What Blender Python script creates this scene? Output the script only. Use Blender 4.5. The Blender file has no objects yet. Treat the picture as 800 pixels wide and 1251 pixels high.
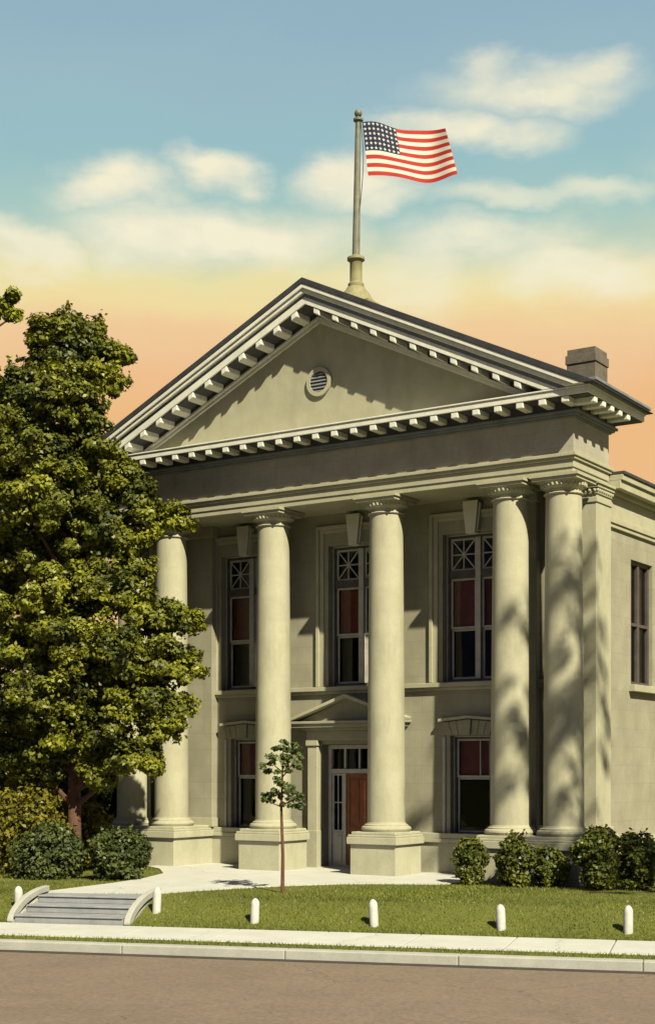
import bpy, math, random
import numpy as np
from mathutils import Vector, Matrix

# ------------------------------------------------------------------ camera, sky, sun, exposure
SC = bpy.context.scene
COL = SC.collection
TH = math.radians(33.0658)                       # facade turned from the picture plane
CAM = (20.56, -31.62, 2.65)
cd = bpy.data.cameras.new('camera')
cam = bpy.data.objects.new('camera', cd); COL.objects.link(cam)
cam.location = CAM
cam.rotation_euler = (math.radians(90), 0, TH)
cd.sensor_fit = 'HORIZONTAL'; cd.sensor_width = 36
cd.lens = 1782 / 800 * 36
cd.shift_y = (941 - 625.5) / 800
cd.clip_start = 0.5; cd.clip_end = 3000
SC.camera = cam

SUNV = Vector((1.6, -1.0, 1.73)).normalized()    # towards the sun
SUN_EL = math.asin(SUNV.z); SUN_ROT = math.atan2(SUNV.x, SUNV.y)
sl = bpy.data.lights.new('sun', 'SUN'); sl.energy = 5.0; sl.angle = math.radians(0.8)
sl.color = (1.0, 0.94, 0.70)
sun = bpy.data.objects.new('sun', sl); COL.objects.link(sun)
sun.rotation_euler = (-SUNV).to_track_quat('-Z', 'Y').to_euler(); sun.location = (30, -30, 40)

SC.view_settings.view_transform = 'Standard'; SC.view_settings.look = 'None'
SC.view_settings.exposure = 0.7; SC.view_settings.gamma = 1.0
SC.view_settings.use_curve_mapping = False
SC.render.engine = 'CYCLES'
SC.cycles.max_bounces = 6; SC.cycles.diffuse_bounces = 1; SC.cycles.transparent_max_bounces = 12
SC.cycles.use_denoising = True

def lin(r, g, b):
    f = lambda c: (c / 255 / 12.92) if c / 255 <= 0.04045 else ((c / 255 + 0.055) / 1.055) ** 2.4
    return (f(r), f(g), f(b), 1.0)

SC.world = bpy.data.worlds.new('World'); W = SC.world; W.use_nodes = True
nt = W.node_tree; nt.nodes.clear()
def wn(kind, **kw):
    n = nt.nodes.new(kind)
    for k, v in kw.items(): setattr(n, k, v)
    return n
def wl(a, b): nt.links.new(a, b)
def wmath(op, a, b=None, c=None, clamp=False):
    n = wn('ShaderNodeMath', operation=op, use_clamp=clamp)
    for i, v in enumerate((a, b, c)):
        if v is None: continue
        if isinstance(v, (int, float)): n.inputs[i].default_value = v
        else: wl(v, n.inputs[i])
    return n.outputs[0]
tc = wn('ShaderNodeTexCoord')
sep = wn('ShaderNodeSeparateXYZ'); wl(tc.outputs['Generated'], sep.inputs[0])
X, Y, Z = sep.outputs
hor = wmath('SQRT', wmath('ADD', wmath('MULTIPLY', X, X), wmath('MULTIPLY', Y, Y)))
tanel = wmath('DIVIDE', Z, wmath('MAXIMUM', hor, 0.02))
az = wmath('ARCTAN2', X, Y)                      # compass bearing, 0 along +y
AZ0 = -TH                                        # bearing of the court house from the street
comb = wn('ShaderNodeCombineXYZ'); wl(wmath('SUBTRACT', az, AZ0), comb.inputs[0]); wl(tanel, comb.inputs[1])
# wispy distortion of the cloud outlines
nz = wn('ShaderNodeTexNoise'); nz.inputs['Scale'].default_value = 9; nz.inputs['Detail'].default_value = 8
nz.inputs['Roughness'].default_value = 0.55
st = wn('ShaderNodeVectorMath', operation='MULTIPLY'); st.inputs[1].default_value = (1.0, 1.7, 1)
wl(comb.outputs[0], st.inputs[0]); wl(st.outputs[0], nz.inputs['Vector'])
off = wn('ShaderNodeVectorMath', operation='SUBTRACT'); wl(nz.outputs['Color'], off.inputs[0]); off.inputs[1].default_value = (.5, .5, .5)
sc_ = wn('ShaderNodeVectorMath', operation='MULTIPLY'); wl(off.outputs[0], sc_.inputs[0]); sc_.inputs[1].default_value = (.15, .085, 0)
uv = wn('ShaderNodeVectorMath', operation='ADD'); wl(comb.outputs[0], uv.inputs[0]); wl(sc_.outputs[0], uv.inputs[1])
CLOUDS = [(-.085, .366, .075, .020, 1), (-.145, .392, .040, .016, .95), (-.076, .412, .028, .012, .9),
          (-.21, .352, .036, .014, .9), (.018, .398, .034, .018, .9), (.038, .386, .030, .012, .8),
          (.135, .458, .055, .013, .8), (.088, .434, .050, .012, .85), (.16, .470, .03, .014, .7), (.105, .47, .02, .016, .6),
          (.145, .388, .065, .009, .65), (.112, .350, .060, .017, .8), (.175, .338, .06, .016, .8), (.06, .338, .05, .015, .6),
          (.36, .40, .10, .03, .8), (.45, .33, .12, .03, .8), (-.38, .43, .10, .03, .8), (-.5, .36, .12, .03, .9), (.7, .5, .2, .06, .8),
          (-.8, .55, .2, .06, .8), (1.6, .5, .5, .1, .8), (-1.7, .5, .5, .1, .8), (2.6, .45, .4, .08, .8)]
acc = None
for cx, cy, rx, ry, a in CLOUDS:
    m = wn('ShaderNodeVectorMath', operation='MULTIPLY_ADD')
    wl(uv.outputs[0], m.inputs[0]); m.inputs[1].default_value = (1 / rx, 1 / ry, 0); m.inputs[2].default_value = (-cx / rx, -cy / ry, 0)
    ln = wn('ShaderNodeVectorMath', operation='LENGTH'); wl(m.outputs[0], ln.inputs[0])
    mr = wn('ShaderNodeMapRange', interpolation_type='SMOOTHSTEP'); wl(ln.outputs['Value'], mr.inputs['Value'])
    mr.inputs['From Min'].default_value = 1.75; mr.inputs['From Max'].default_value = 0.15
    mr.inputs['To Min'].default_value = 0; mr.inputs['To Max'].default_value = a
    acc = mr.outputs[0] if acc is None else wmath('MAXIMUM', acc, mr.outputs[0])
nz2 = wn('ShaderNodeTexNoise'); nz2.inputs['Scale'].default_value = 22; nz2.inputs['Detail'].default_value = 5
wl(st.outputs[0], nz2.inputs['Vector'])
acc = wmath('MULTIPLY', acc, wmath('MULTIPLY_ADD', nz2.outputs['Fac'], 1.3, 0.35), clamp=True)
# a little unevenness in the height of the dusk bands
band = wmath('MULTIPLY_ADD', wmath('SUBTRACT', nz.outputs['Fac'], 0.5), 0.055, tanel)
ramp = wn('ShaderNodeValToRGB'); wl(wmath('MULTIPLY', band, 1.0), ramp.inputs[0])
R = ramp.color_ramp
stops = [(0.0, (238, 194, 148)), (.245, (240, 186, 124)), (.275, (242, 196, 144)), (.300, (243, 206, 152)), (.318, (243, 222, 158)),
         (.336, (236, 225, 166)), (.354, (200, 213, 186)), (.378, (168, 202, 194)), (.42, (154, 192, 197)), (.47, (154, 187, 197)), (.52, (148, 179, 194)), (1.0, (104, 142, 175))]
R.elements[0].position, R.elements[0].color = stops[0][0], lin(*stops[0][1])
R.elements[1].position, R.elements[1].color = stops[-1][0], lin(*stops[-1][1])
for p, c in stops[1:-1]:
    e = R.elements.new(p); e.color = lin(*c)
mixc = wn('ShaderNodeMix', data_type='RGBA'); wl(acc, mixc.inputs[0]); wl(ramp.outputs[0], mixc.inputs[6]); mixc.inputs[7].default_value = lin(247, 240, 210)
sky = wn('ShaderNodeTexSky', sky_type='NISHITA'); sky.sun_disc = False
sky.sun_elevation = SUN_EL; sky.sun_rotation = SUN_ROT
bgA = wn('ShaderNodeBackground'); wl(sky.outputs[0], bgA.inputs[0]); bgA.inputs[1].default_value = 0.05
facing = wmath('DIVIDE', wmath('ADD', wmath('MULTIPLY', X, -math.sin(TH)), wmath('MULTIPLY', Y, math.cos(TH))), wmath('MAXIMUM', hor, 0.02))
glow = wn('ShaderNodeMapRange', interpolation_type='SMOOTHSTEP'); wl(facing, glow.inputs['Value']); glow.inputs['From Min'].default_value = -.35; glow.inputs['From Max'].default_value = .75
opp = wn('ShaderNodeMix', data_type='RGBA'); wl(glow.outputs[0], opp.inputs[0]); opp.inputs[6].default_value = lin(84, 88, 124); wl(mixc.outputs[2], opp.inputs[7])
bgB = wn('ShaderNodeBackground'); wl(opp.outputs[2], bgB.inputs[0]); bgB.inputs[1].default_value = 0.63
mxs = wn('ShaderNodeMixShader'); mxs.inputs[0].default_value = 0.94
wl(bgA.outputs[0], mxs.inputs[1]); wl(bgB.outputs[0], mxs.inputs[2])
wo = wn('ShaderNodeOutputWorld'); wl(mxs.outputs[0], wo.inputs[0])

# ------------------------------------------------------------------ materials
def mat(name, c1, c2=None, scale=3.0, rough=0.8, bump=0.0, bscale=60.0, fine=0.12, detail=5, stain=None, spec=0.3, metallic=0.0, ashlar=None, cracks=None):
    m = bpy.data.materials.new(name); m.use_nodes = True
    t = m.node_tree; n = t.nodes; L = t.links.new
    b = n['Principled BSDF']; b.inputs['Roughness'].default_value = rough
    b.inputs['Specular IOR Level'].default_value = spec; b.inputs['Metallic'].default_value = metallic
    tcn = n.new('ShaderNodeTexCoord'); vec = tcn.outputs['Object']
    c2 = c2 or tuple(x * 0.78 for x in c1)
    no = n.new('ShaderNodeTexNoise'); no.inputs['Scale'].default_value = scale; no.inputs['Detail'].default_value = detail
    no.inputs['Roughness'].default_value = 0.6; L(vec, no.inputs['Vector'])
    mr = n.new('ShaderNodeMapRange'); mr.inputs['From Min'].default_value = .3; mr.inputs['From Max'].default_value = .7
    L(no.outputs['Fac'], mr.inputs['Value'])
    mx = n.new('ShaderNodeMix'); mx.data_type = 'RGBA'; L(mr.outputs[0], mx.inputs[0])
    mx.inputs[6].default_value = (*c1, 1); mx.inputs[7].default_value = (*c2, 1)
    col = mx.outputs[2]
    f = n.new('ShaderNodeTexNoise'); f.inputs['Scale'].default_value = bscale; f.inputs['Detail'].default_value = 3; L(vec, f.inputs['Vector'])
    if fine:
        mf = n.new('ShaderNodeMapRange'); L(f.outputs['Fac'], mf.inputs['Value'])
        mf.inputs['From Min'].default_value = .3; mf.inputs['From Max'].default_value = .7
        mf.inputs['To Min'].default_value = 1 - fine; mf.inputs['To Max'].default_value = 1 + fine
        v = n.new('ShaderNodeVectorMath'); v.operation = 'SCALE'; L(col, v.inputs[0]); L(mf.outputs[0], v.inputs['Scale']); col = v.outputs[0]
    if stain:                                     # streaks of weathering running down the stone
        sc, amt, tint = stain
        mp = n.new('ShaderNodeMapping'); mp.inputs['Scale'].default_value = (1, 1, 0.22); L(vec, mp.inputs[0])
        s = n.new('ShaderNodeTexNoise'); s.inputs['Scale'].default_value = sc; s.inputs['Detail'].default_value = 6; s.inputs['Roughness'].default_value = .65
        L(mp.outputs[0], s.inputs['Vector'])
        ms = n.new('ShaderNodeMapRange'); L(s.outputs['Fac'], ms.inputs['Value']); ms.inputs['From Min'].default_value = .5; ms.inputs['From Max'].default_value = .72
        ms.inputs['To Max'].default_value = amt
        m2 = n.new('ShaderNodeMix'); m2.data_type = 'RGBA'; L(ms.outputs[0], m2.inputs[0]); L(col, m2.inputs[6]); m2.inputs[7].default_value = (*tint, 1)
        col = m2.outputs[2]
    if ashlar:                                    # faint joints between the blocks
        bw, bh, dark = ashlar
        sx = n.new('ShaderNodeSeparateXYZ'); L(vec, sx.inputs[0]); ax = n.new('ShaderNodeMath'); ax.operation = 'ADD'; L(sx.outputs[0], ax.inputs[0]); L(sx.outputs[1], ax.inputs[1])
        cx_ = n.new('ShaderNodeCombineXYZ'); L(ax.outputs[0], cx_.inputs[0]); L(sx.outputs[2], cx_.inputs[1])
        br = n.new('ShaderNodeTexBrick'); L(cx_.outputs[0], br.inputs['Vector']); br.inputs['Scale'].default_value = 1; br.inputs['Brick Width'].default_value = bw; br.inputs['Row Height'].default_value = bh
        br.inputs['Mortar Size'].default_value = .006; br.inputs['Color1'].default_value = (1, 1, 1, 1); br.inputs['Color2'].default_value = (.93, .93, .92, 1); br.inputs['Mortar'].default_value = (dark, dark, dark, 1)
        m3 = n.new('ShaderNodeMix'); m3.data_type = 'RGBA'; m3.blend_type = 'MULTIPLY'; m3.inputs[0].default_value = 1; L(col, m3.inputs[6]); L(br.outputs['Color'], m3.inputs[7]); col = m3.outputs[2]
    if cracks:                                    # hairline cracks
        vs_, wdt, tint = cracks
        wz = n.new('ShaderNodeTexNoise'); wz.inputs['Scale'].default_value = 2.5; wz.inputs['Detail'].default_value = 5; L(vec, wz.inputs['Vector'])
        wa = n.new('ShaderNodeMix'); wa.data_type = 'VECTOR'; wa.inputs[0].default_value = .35; L(vec, wa.inputs[4]); L(wz.outputs['Color'], wa.inputs[5])
        vo = n.new('ShaderNodeTexVoronoi'); vo.feature = 'DISTANCE_TO_EDGE'; vo.inputs['Scale'].default_value = vs_; L(wa.outputs[1], vo.inputs['Vector'])
        lt = n.new('ShaderNodeMapRange'); L(vo.outputs['Distance'], lt.inputs['Value']); lt.inputs['From Min'].default_value = 0; lt.inputs['From Max'].default_value = wdt; lt.inputs['To Min'].default_value = .75; lt.inputs['To Max'].default_value = 0
        m4 = n.new('ShaderNodeMix'); m4.data_type = 'RGBA'; L(lt.outputs[0], m4.inputs[0]); L(col, m4.inputs[6]); m4.inputs[7].default_value = (*tint, 1); col = m4.outputs[2]
    L(col, b.inputs['Base Color'])
    if bump:
        bp = n.new('ShaderNodeBump'); bp.inputs['Strength'].default_value = bump; bp.inputs['Distance'].default_value = 0.01
        L(f.outputs['Fac'], bp.inputs['Height']); L(bp.outputs[0], b.inputs['Normal'])
    return m

def leaf_mat(name, c1, c2, trans=0.25, scale=0.8):
    m = bpy.data.materials.new(name); m.use_nodes = True
    t = m.node_tree; n = t.nodes; L = t.links.new
    n.remove(n['Principled BSDF'])
    tcn = n.new('ShaderNodeTexCoord'); g = n.new('ShaderNodeNewGeometry')
    no = n.new('ShaderNodeTexNoise'); no.inputs['Scale'].default_value = scale; no.inputs['Detail'].default_value = 3; L(tcn.outputs['Object'], no.inputs['Vector'])
    ad = n.new('ShaderNodeMath'); ad.operation = 'MULTIPLY_ADD'; L(g.outputs['Random Per Island'], ad.inputs[0]); ad.inputs[1].default_value = .42
    mr = n.new('ShaderNodeMapRange'); L(no.outputs['Fac'], mr.inputs['Value']); mr.inputs['From Min'].default_value = .40; mr.inputs['From Max'].default_value = .66
    mr.inputs['To Max'].default_value = .62
    L(mr.outputs[0], ad.inputs[2])
    mx = n.new('ShaderNodeMix'); mx.data_type = 'RGBA'; L(ad.outputs[0], mx.inputs[0]); mx.inputs[6].default_value = (*c1, 1); mx.inputs[7].default_value = (*c2, 1)
    d = n.new('ShaderNodeBsdfDiffuse'); tr = n.new('ShaderNodeBsdfTranslucent'); gl = n.new('ShaderNodeBsdfGlossy'); gl.inputs['Roughness'].default_value = .45
    L(mx.outputs[2], d.inputs[0]); L(mx.outputs[2], tr.inputs[0])
    ms = n.new('ShaderNodeMixShader'); ms.inputs[0].default_value = trans; L(d.outputs[0], ms.inputs[1]); L(tr.outputs[0], ms.inputs[2])
    m2 = n.new('ShaderNodeMixShader'); m2.inputs[0].default_value = .025; L(ms.outputs[0], m2.inputs[1]); L(gl.outputs[0], m2.inputs[2])
    L(m2.outputs[0], n['Material Output'].inputs[0])
    return m

def glass_mat():
    m = bpy.data.materials.new('window glass'); m.use_nodes = True
    t = m.node_tree; n = t.nodes; L = t.links.new
    n.remove(n['Principled BSDF'])
    tr = n.new('ShaderNodeBsdfTransparent'); tr.inputs[0].default_value = (.72, .74, .74, 1)
    gl = n.new('ShaderNodeBsdfGlossy'); gl.inputs['Roughness'].default_value = .03; gl.inputs[0].default_value = (.9, .9, .9, 1)
    fr = n.new('ShaderNodeFresnel'); fr.inputs[0].default_value = 1.28
    tcn = n.new('ShaderNodeTexCoord'); no = n.new('ShaderNodeTexNoise'); no.inputs['Scale'].default_value = 2.5; L(tcn.outputs['Object'], no.inputs['Vector'])
    bp = n.new('ShaderNodeBump'); bp.inputs['Strength'].default_value = .15; bp.inputs['Distance'].default_value = .02
    L(no.outputs['Fac'], bp.inputs['Height']); L(bp.outputs[0], gl.inputs['Normal'])
    ms = n.new('ShaderNodeMixShader'); L(fr.outputs[0], ms.inputs[0]); L(tr.outputs[0], ms.inputs[1]); L(gl.outputs[0], ms.inputs[2])
    L(ms.outputs[0], n['Material Output'].inputs[0])
    return m

M = {}
M['stone'] = mat('buff stone', (0.404, 0.382, 0.270), (0.334, 0.313, 0.213), 1.6, .85, .35, 45, .10, stain=(2.2, .42, (.27, .25, .16)))
M['column'] = mat('buff column stone', (0.414, 0.392, 0.279), (0.349, 0.328, 0.227), 1.8, .8, .25, 50, .08, stain=(2.6, .55, (.25, .235, .16)))
M['wall'] = mat('buff wall stone', (0.335, 0.311, 0.228), (0.261, 0.241, 0.172), 1.3, .88, .4, 50, .10, stain=(2.0, .55, (.25, .23, .15)), ashlar=(1.1, .46, .80))
M['keystone'] = mat('pale keystone', (.62, .60, .47), (.54, .52, .40), 2, .8, .2, 50, .06)
M['frieze'] = mat('grey brown frieze stone', (0.407, 0.372, 0.294), (0.319, 0.292, 0.234), 1.5, .88, .3, 50, .12, ashlar=(1.4, .405, .82), stain=(2.0, .35, (.18, .165, .12)))
M['base'] = mat('pale base stone', (0.434, 0.416, 0.298), (0.358, 0.341, 0.236), 1.7, .85, .35, 40, .10, stain=(2.4, .45, (.28, .27, .19)))
M['white'] = mat('white painted trim', (.72, .70, .61), (.60, .58, .50), 2.5, .6, .1, 50, .06, stain=(5, .3, (.42, .40, .32)))
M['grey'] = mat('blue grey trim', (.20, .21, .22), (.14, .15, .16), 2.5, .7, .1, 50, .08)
M['shade'] = mat('painted cornice shade', (.085, .085, .09), (.055, .055, .06), 3, .75, .1, 50, .1)  # shade under the cornices and between modillions, painted in as colour
M['roof'] = mat('dark roof metal', (.05, .05, .054), (.03, .03, .034), 3, .6, .2, 30, .15)
M['frame'] = mat('pale window paint', (.46, .44, .38), (.34, .32, .28), 4, .55, .1, 60, .06)
M['frame_dark'] = mat('dark brown window paint', (.095, .08, .07), (.06, .05, .045), 4, .55, .1, 60, .08)
M['glass'] = glass_mat()
M['blind'] = mat('red brown roller blind', (.26, .075, .045), (.19, .055, .035), 3, .9, .1, 80, .08)
M['door'] = mat('red brown door wood', (.26, .085, .035), (.17, .055, .025), 6, .5, .2, 40, .12)
M['void'] = mat('dark timber panel', (.10, .085, .075), (.06, .05, .045), 5, .6, .1, 40, .1)
M['brick'] = mat('sooty chimney brick', (.15, .125, .095), (.10, .085, .07), 4, .9, .4, 25, .2)
M['walk'] = mat('pale concrete', (.52, .51, .46), (.45, .44, .39), 1.2, .9, .25, 60, .08, stain=(.9, .3, (.40, .38, .32)), cracks=(.35, .003, (.2, .19, .17)))
M['kerb'] = mat('kerb concrete', (.40, .39, .345), (.32, .31, .27), 2.2, .9, .25, 50, .1)
M['road'] = mat('brown brick dust road', (.190, .142, .100), (.166, .124, .088), .9, .95, .5, 16, .17, cracks=(.35, .0028, (.07, .05, .04)), stain=(.5, .35, (.12, .09, .07)))
M['gutter'] = mat('dirty gutter stone', (.060, .048, .040), (.035, .029, .025), 3, .95, .4, 30, .2)
M['soil'] = mat('lawn earth', (.12, .125, .022), (.090, .098, .018), 1.2, .95, .3, 50, .2)
M['post'] = mat('white painted post', (.55, .545, .51), (.43, .42, .385), 7, .75, .2, 60, .08, stain=(6, .5, (.33, .31, .26)))
M['pole'] = mat('weathered pole paint', (.20, .195, .145), (.13, .125, .09), 5, .5, .1, 50, .1)
M['polebase'] = mat('ochre pole base', (.30, .275, .14), (.2, .18, .09), 5, .7, .2, 40, .12)
M['red'] = mat('flag red', (.42, .030, .02), (.36, .025, .018), 3, .8, 0, 90, .05)
M['cream'] = mat('flag white', (.60, .575, .51), (.56, .53, .46), 3, .8, 0, 90, .03)
M['blue'] = mat('flag blue', (.016, .022, .062), (.012, .016, .045), 3, .8, 0, 90, .05)
M['bark'] = mat('red brown bark', (.15, .070, .042), (.08, .045, .03), 5, .95, .8, 25, .25)
M['leaf_tree'] = leaf_mat('maple leaves', (.014, .026, .008), (.29, .29, .027), .2, 1.0)
M['leaf_dark'] = leaf_mat('dark evergreen leaves', (.018, .028, .010), (.045, .055, .014), .12, 1.2)
M['leaf_shrub'] = leaf_mat('shrub leaves', (.040, .056, .012), (.18, .19, .030), .18, 2.0)
M['leaf_blue'] = leaf_mat('blue green shrub leaves', (.034, .048, .015), (.11, .13, .034), .15, 2.0)
M['leaf_gold'] = leaf_mat('golden shrub leaves', (.10, .095, .012), (.25, .215, .02), .25, 2.0)
M['leaf_sapling'] = leaf_mat('sapling leaves', (.050, .075, .025), (.14, .17, .045), .2, 2.0)
M['grass'] = leaf_mat('grass blades', (.080, .096, .014), (.205, .222, .034), .2, .5)

# ------------------------------------------------------------------ mesh helpers
class MB:
    def __init__(s): s.v = []; s.f = []; s.mi = []
    def add(s, vs, fs, mi=0):
        o = len(s.v); s.v += [tuple(p) for p in vs]; s.f += [tuple(i + o for i in q) for q in fs]; s.mi += [mi] * len(fs); return s
    def box(s, x0, x1, y0, y1, z0, z1, mi=0):
        return s.add([(x0, y0, z0), (x1, y0, z0), (x1, y1, z0), (x0, y1, z0), (x0, y0, z1), (x1, y0, z1), (x1, y1, z1), (x0, y1, z1)],
                     [(0, 3, 2, 1), (4, 5, 6, 7), (0, 1, 5, 4), (1, 2, 6, 5), (2, 3, 7, 6), (3, 0, 4, 7)], mi)
    def prism_xz(s, poly, y0, y1, mi=0):          # poly counter-clockwise seen from -y
        n = len(poly)
        vs = [(x, y0, z) for x, z in poly] + [(x, y1, z) for x, z in poly]
        fs = [tuple(range(n)), tuple(reversed(range(n, 2 * n)))]
        fs += [((i + 1) % n, i, i + n, (i + 1) % n + n) for i in range(n)]
        return s.add(vs, fs, mi)
    def prism_yz(s, poly, x0, x1, mi=0):
        n = len(poly)
        vs = [(x0, y, z) for y, z in poly] + [(x1, y, z) for y, z in poly]
        fs = [tuple(reversed(range(n))), tuple(range(n, 2 * n))]
        fs += [(i, (i + 1) % n, (i + 1) % n + n, i + n) for i in range(n)]
        return s.add(vs, fs, mi)
    def lathe(s, prof, cx=0, cy=0, seg=40, mi=0):  # prof: (r, z) upwards
        vs, fs = [], []
        for r, z in prof:
            for k in range(seg):
                a = 2 * math.pi * k / seg; vs.append((cx + r * math.cos(a), cy + r * math.sin(a), z))
        for j in range(len(prof) - 1):
            for k in range(seg):
                k2 = (k + 1) % seg; fs.append((j * seg + k, j * seg + k2, (j + 1) * seg + k2, (j + 1) * seg + k))
        fs.append(tuple(reversed(range(seg)))); fs.append(tuple(range((len(prof) - 1) * seg, len(prof) * seg)))
        return s.add(vs, fs, mi)
    def bar(s, a, b, w, d=None, up=(0, 1, 0), mi=0):  # square bar from a to b
        a = Vector(a); b = Vector(b); t = (b - a).normalized(); u = Vector(up); u = (u - t * u.dot(t)).normalized(); r = t.cross(u); d = d or w
        vs = [p + r * sx * w / 2 + u * sy * d / 2 for p in (a, b) for sx, sy in ((-1, -1), (1, -1), (1, 1), (-1, 1))]
        return s.add(vs, [(3, 2, 1, 0), (4, 5, 6, 7), (0, 1, 5, 4), (1, 2, 6, 5), (2, 3, 7, 6), (3, 0, 4, 7)], mi)
    def tube(s, pts, rad, seg=10, mi=0):
        pts = [Vector(p) for p in pts]; n = len(pts)
        if not hasattr(rad, '__len__'): rad = [rad] * n
        vs, fs = [], []
        ref = Vector((0.37, 0.91, 0.17))
        for i, p in enumerate(pts):
            t = (pts[min(i + 1, n - 1)] - pts[max(i - 1, 0)]).normalized()
            u = (ref - t * ref.dot(t)).normalized(); w = t.cross(u)
            for k in range(seg):
                a = 2 * math.pi * k / seg; vs.append(p + (u * math.cos(a) + w * math.sin(a)) * rad[i])
        for j in range(n - 1):
            for k in range(seg):
                k2 = (k + 1) % seg; fs.append((j * seg + k, j * seg + k2, (j + 1) * seg + k2, (j + 1) * seg + k))
        fs.append(tuple(reversed(range(seg)))); fs.append(tuple(range((n - 1) * seg, n * seg)))
        return s.add(vs, fs, mi)
    def build(s, name, mats, parent=None, smooth=False, bevel=0.0, loc=None, seg=2):
        me = bpy.data.meshes.new(name); me.from_pydata(s.v, [], s.f)
        for m in (mats if isinstance(mats, (list, tuple)) else [mats]): me.materials.append(M[m])
        if any(s.mi): me.polygons.foreach_set('material_index', s.mi)
        me.update()
        o = bpy.data.objects.new(name, me); COL.objects.link(o)
        if smooth:
            me.polygons.foreach_set('use_smooth', [True] * len(me.polygons))
            me.set_sharp_from_angle(angle=math.radians(38))
        if bevel:
            b = o.modifiers.new('bevel', 'BEVEL'); b.width = bevel; b.segments = seg; b.limit_method = 'ANGLE'; b.angle_limit = math.radians(40)
            b.harden_normals = False
        if parent: o.parent = parent
        if loc: o.location = loc
        return o

def tag(o, label=None, cat=None, group=None, kind=None):
    for k, v in (('label', label), ('category', cat), ('group', group), ('kind', kind)):
        if v: o[k] = v
    return o
def empty(name, loc=(0, 0, 0)):
    o = bpy.data.objects.new(name, None); COL.objects.link(o); o.location = loc; o.empty_display_size = .3; return o
def copy_tree(o, parent=None):
    c = o.copy(); COL.objects.link(c)
    if parent: c.parent = parent
    for ch in list(o.children): copy_tree(ch, c)
    return c

# ------------------------------------------------------------------ the ground
PHI = math.atan2(.316, .949)                     # the street runs a little skew to the facade
O2 = (5.41, -8.35); T2 = (math.cos(PHI), math.sin(PHI)); N2 = (math.sin(PHI), -math.cos(PHI))
def st(sv, w, z=0): return (O2[0] + T2[0] * sv + N2[0] * w, O2[1] + T2[1] * sv + N2[1] * w, z)
def smooth(t): t = min(1, max(0, t)); return t * t * (3 - 2 * t)
ZW = -.45
W_STEP0, W_STEP1, S_STEP0, S_STEP1 = -.22, -1.85, -6.75, -4.15
def bank(w): return ZW + .45 * smooth((-w - .12) / 1.75)
def lawn_z(sv, w):
    return bank(w) + .018 * math.sin(sv * .9 + w * .7) * smooth((-w) / 3) * 0.6
def strip(name, w0, w1, z0, z1, m, s0=-90, s1=90, kind='structure', n=1, bevel=0.0):
    b = MB()
    for i in range(n):
        a = s0 + (s1 - s0) * i / n; e = s0 + (s1 - s0) * (i + 1) / n - ((.009 if m == 'kerb' else .022) if n > 1 else 0)
        p = [st(a, w0), st(e, w0), st(e, w1), st(a, w1)]
        vs = [(x, y, z0) for x, y, _ in p] + [(x, y, z1) for x, y, _ in p]
        b.add(vs, [(0, 1, 2, 3), (7, 6, 5, 4), (1, 0, 4, 5), (2, 1, 5, 6), (3, 2, 6, 7), (0, 3, 7, 4)])
    return tag(b.build(name, m, bevel=bevel), kind=kind)
g = MB(); g.add([(-900, -900, -.66), (900, -900, -.66), (900, 900, -.66), (-900, 900, -.66)], [(0, 1, 2, 3)])
tag(g.build('ground', 'soil'), kind='structure')
strip('road', 3.16, 15.5, -.65, -.60, 'road')
strip('gutter', 2.88, 3.16, -.65, -.596, 'gutter')
strip('kerb', 2.60, 2.88, -.66, ZW + .015, 'kerb', n=60, bevel=.02)
strip('verge', 1.86, 2.60, -.66, ZW - .01, 'soil')
strip('sidewalk', -.16, 1.86, -.66, ZW, 'walk', n=100, bevel=.012)
strip('sidewalk', 15.5, 18, -.66, ZW, 'walk', n=30)

lv, lf = MB(), None
svals = sorted(set([-60, -40, -30, -24, -20] + [round(-18 + .45 * i, 3) for i in range(80)] + [22, 30, 45, 60] + [S_STEP0, S_STEP1]))
wvals = sorted(set([-45, -30, -22, -16, -12, -9, -7, -5.5, -4.4, -3.6, -3.0, -2.6, -2.2] + [round(-1.85 + .14 * i, 3) for i in range(12)] + [-.16, W_STEP0, W_STEP1]))
idx = {}
for i, a in enumerate(svals):
    for j, w in enumerate(wvals):
        idx[i, j] = len(lv.v); lv.v.append(st(a, w, lawn_z(a, w)))
for i in range(len(svals) - 1):
    for j in range(len(wvals) - 1):
        sm = (svals[i] + svals[i + 1]) / 2; wm = (wvals[j] + wvals[j + 1]) / 2
        if S_STEP0 < sm < S_STEP1 and wm > W_STEP1: continue
        lv.f.append((idx[i, j], idx[i, j + 1], idx[i + 1, j + 1], idx[i + 1, j])); lv.mi.append(0)
tag(lv.build('lawn', 'soil', smooth=True), kind='structure')

PATH = [(-1.70, -8.75), (-1.85, -7.6), (-2.05, -6.0), (-2.45, -4.4), (-3.1, -2.9), (-4.3, -1.6), (-5.2, -1.0), (-5.2, 1.25), (4.2, 1.25), (4.35, -.6), (4.55, -1.15), (4.62, -1.6),
        (4.45, -2.05), (4.0, -2.35), (3.3, -2.7), (2.5, -3.3), (1.8, -4.3), (1.25, -5.4), (.85, -6.6), (.62, -7.75)]
pm = MB(); n = len(PATH)
pm.add([(x, y, .03) for x, y in PATH] + [(x, y, -.1) for x, y in PATH], [tuple(reversed(range(n)))] + [((i + 1) % n, i, i + n, (i + 1) % n + n) for i in range(n)])
tag(pm.build('path', 'walk'), kind='structure')

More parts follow.
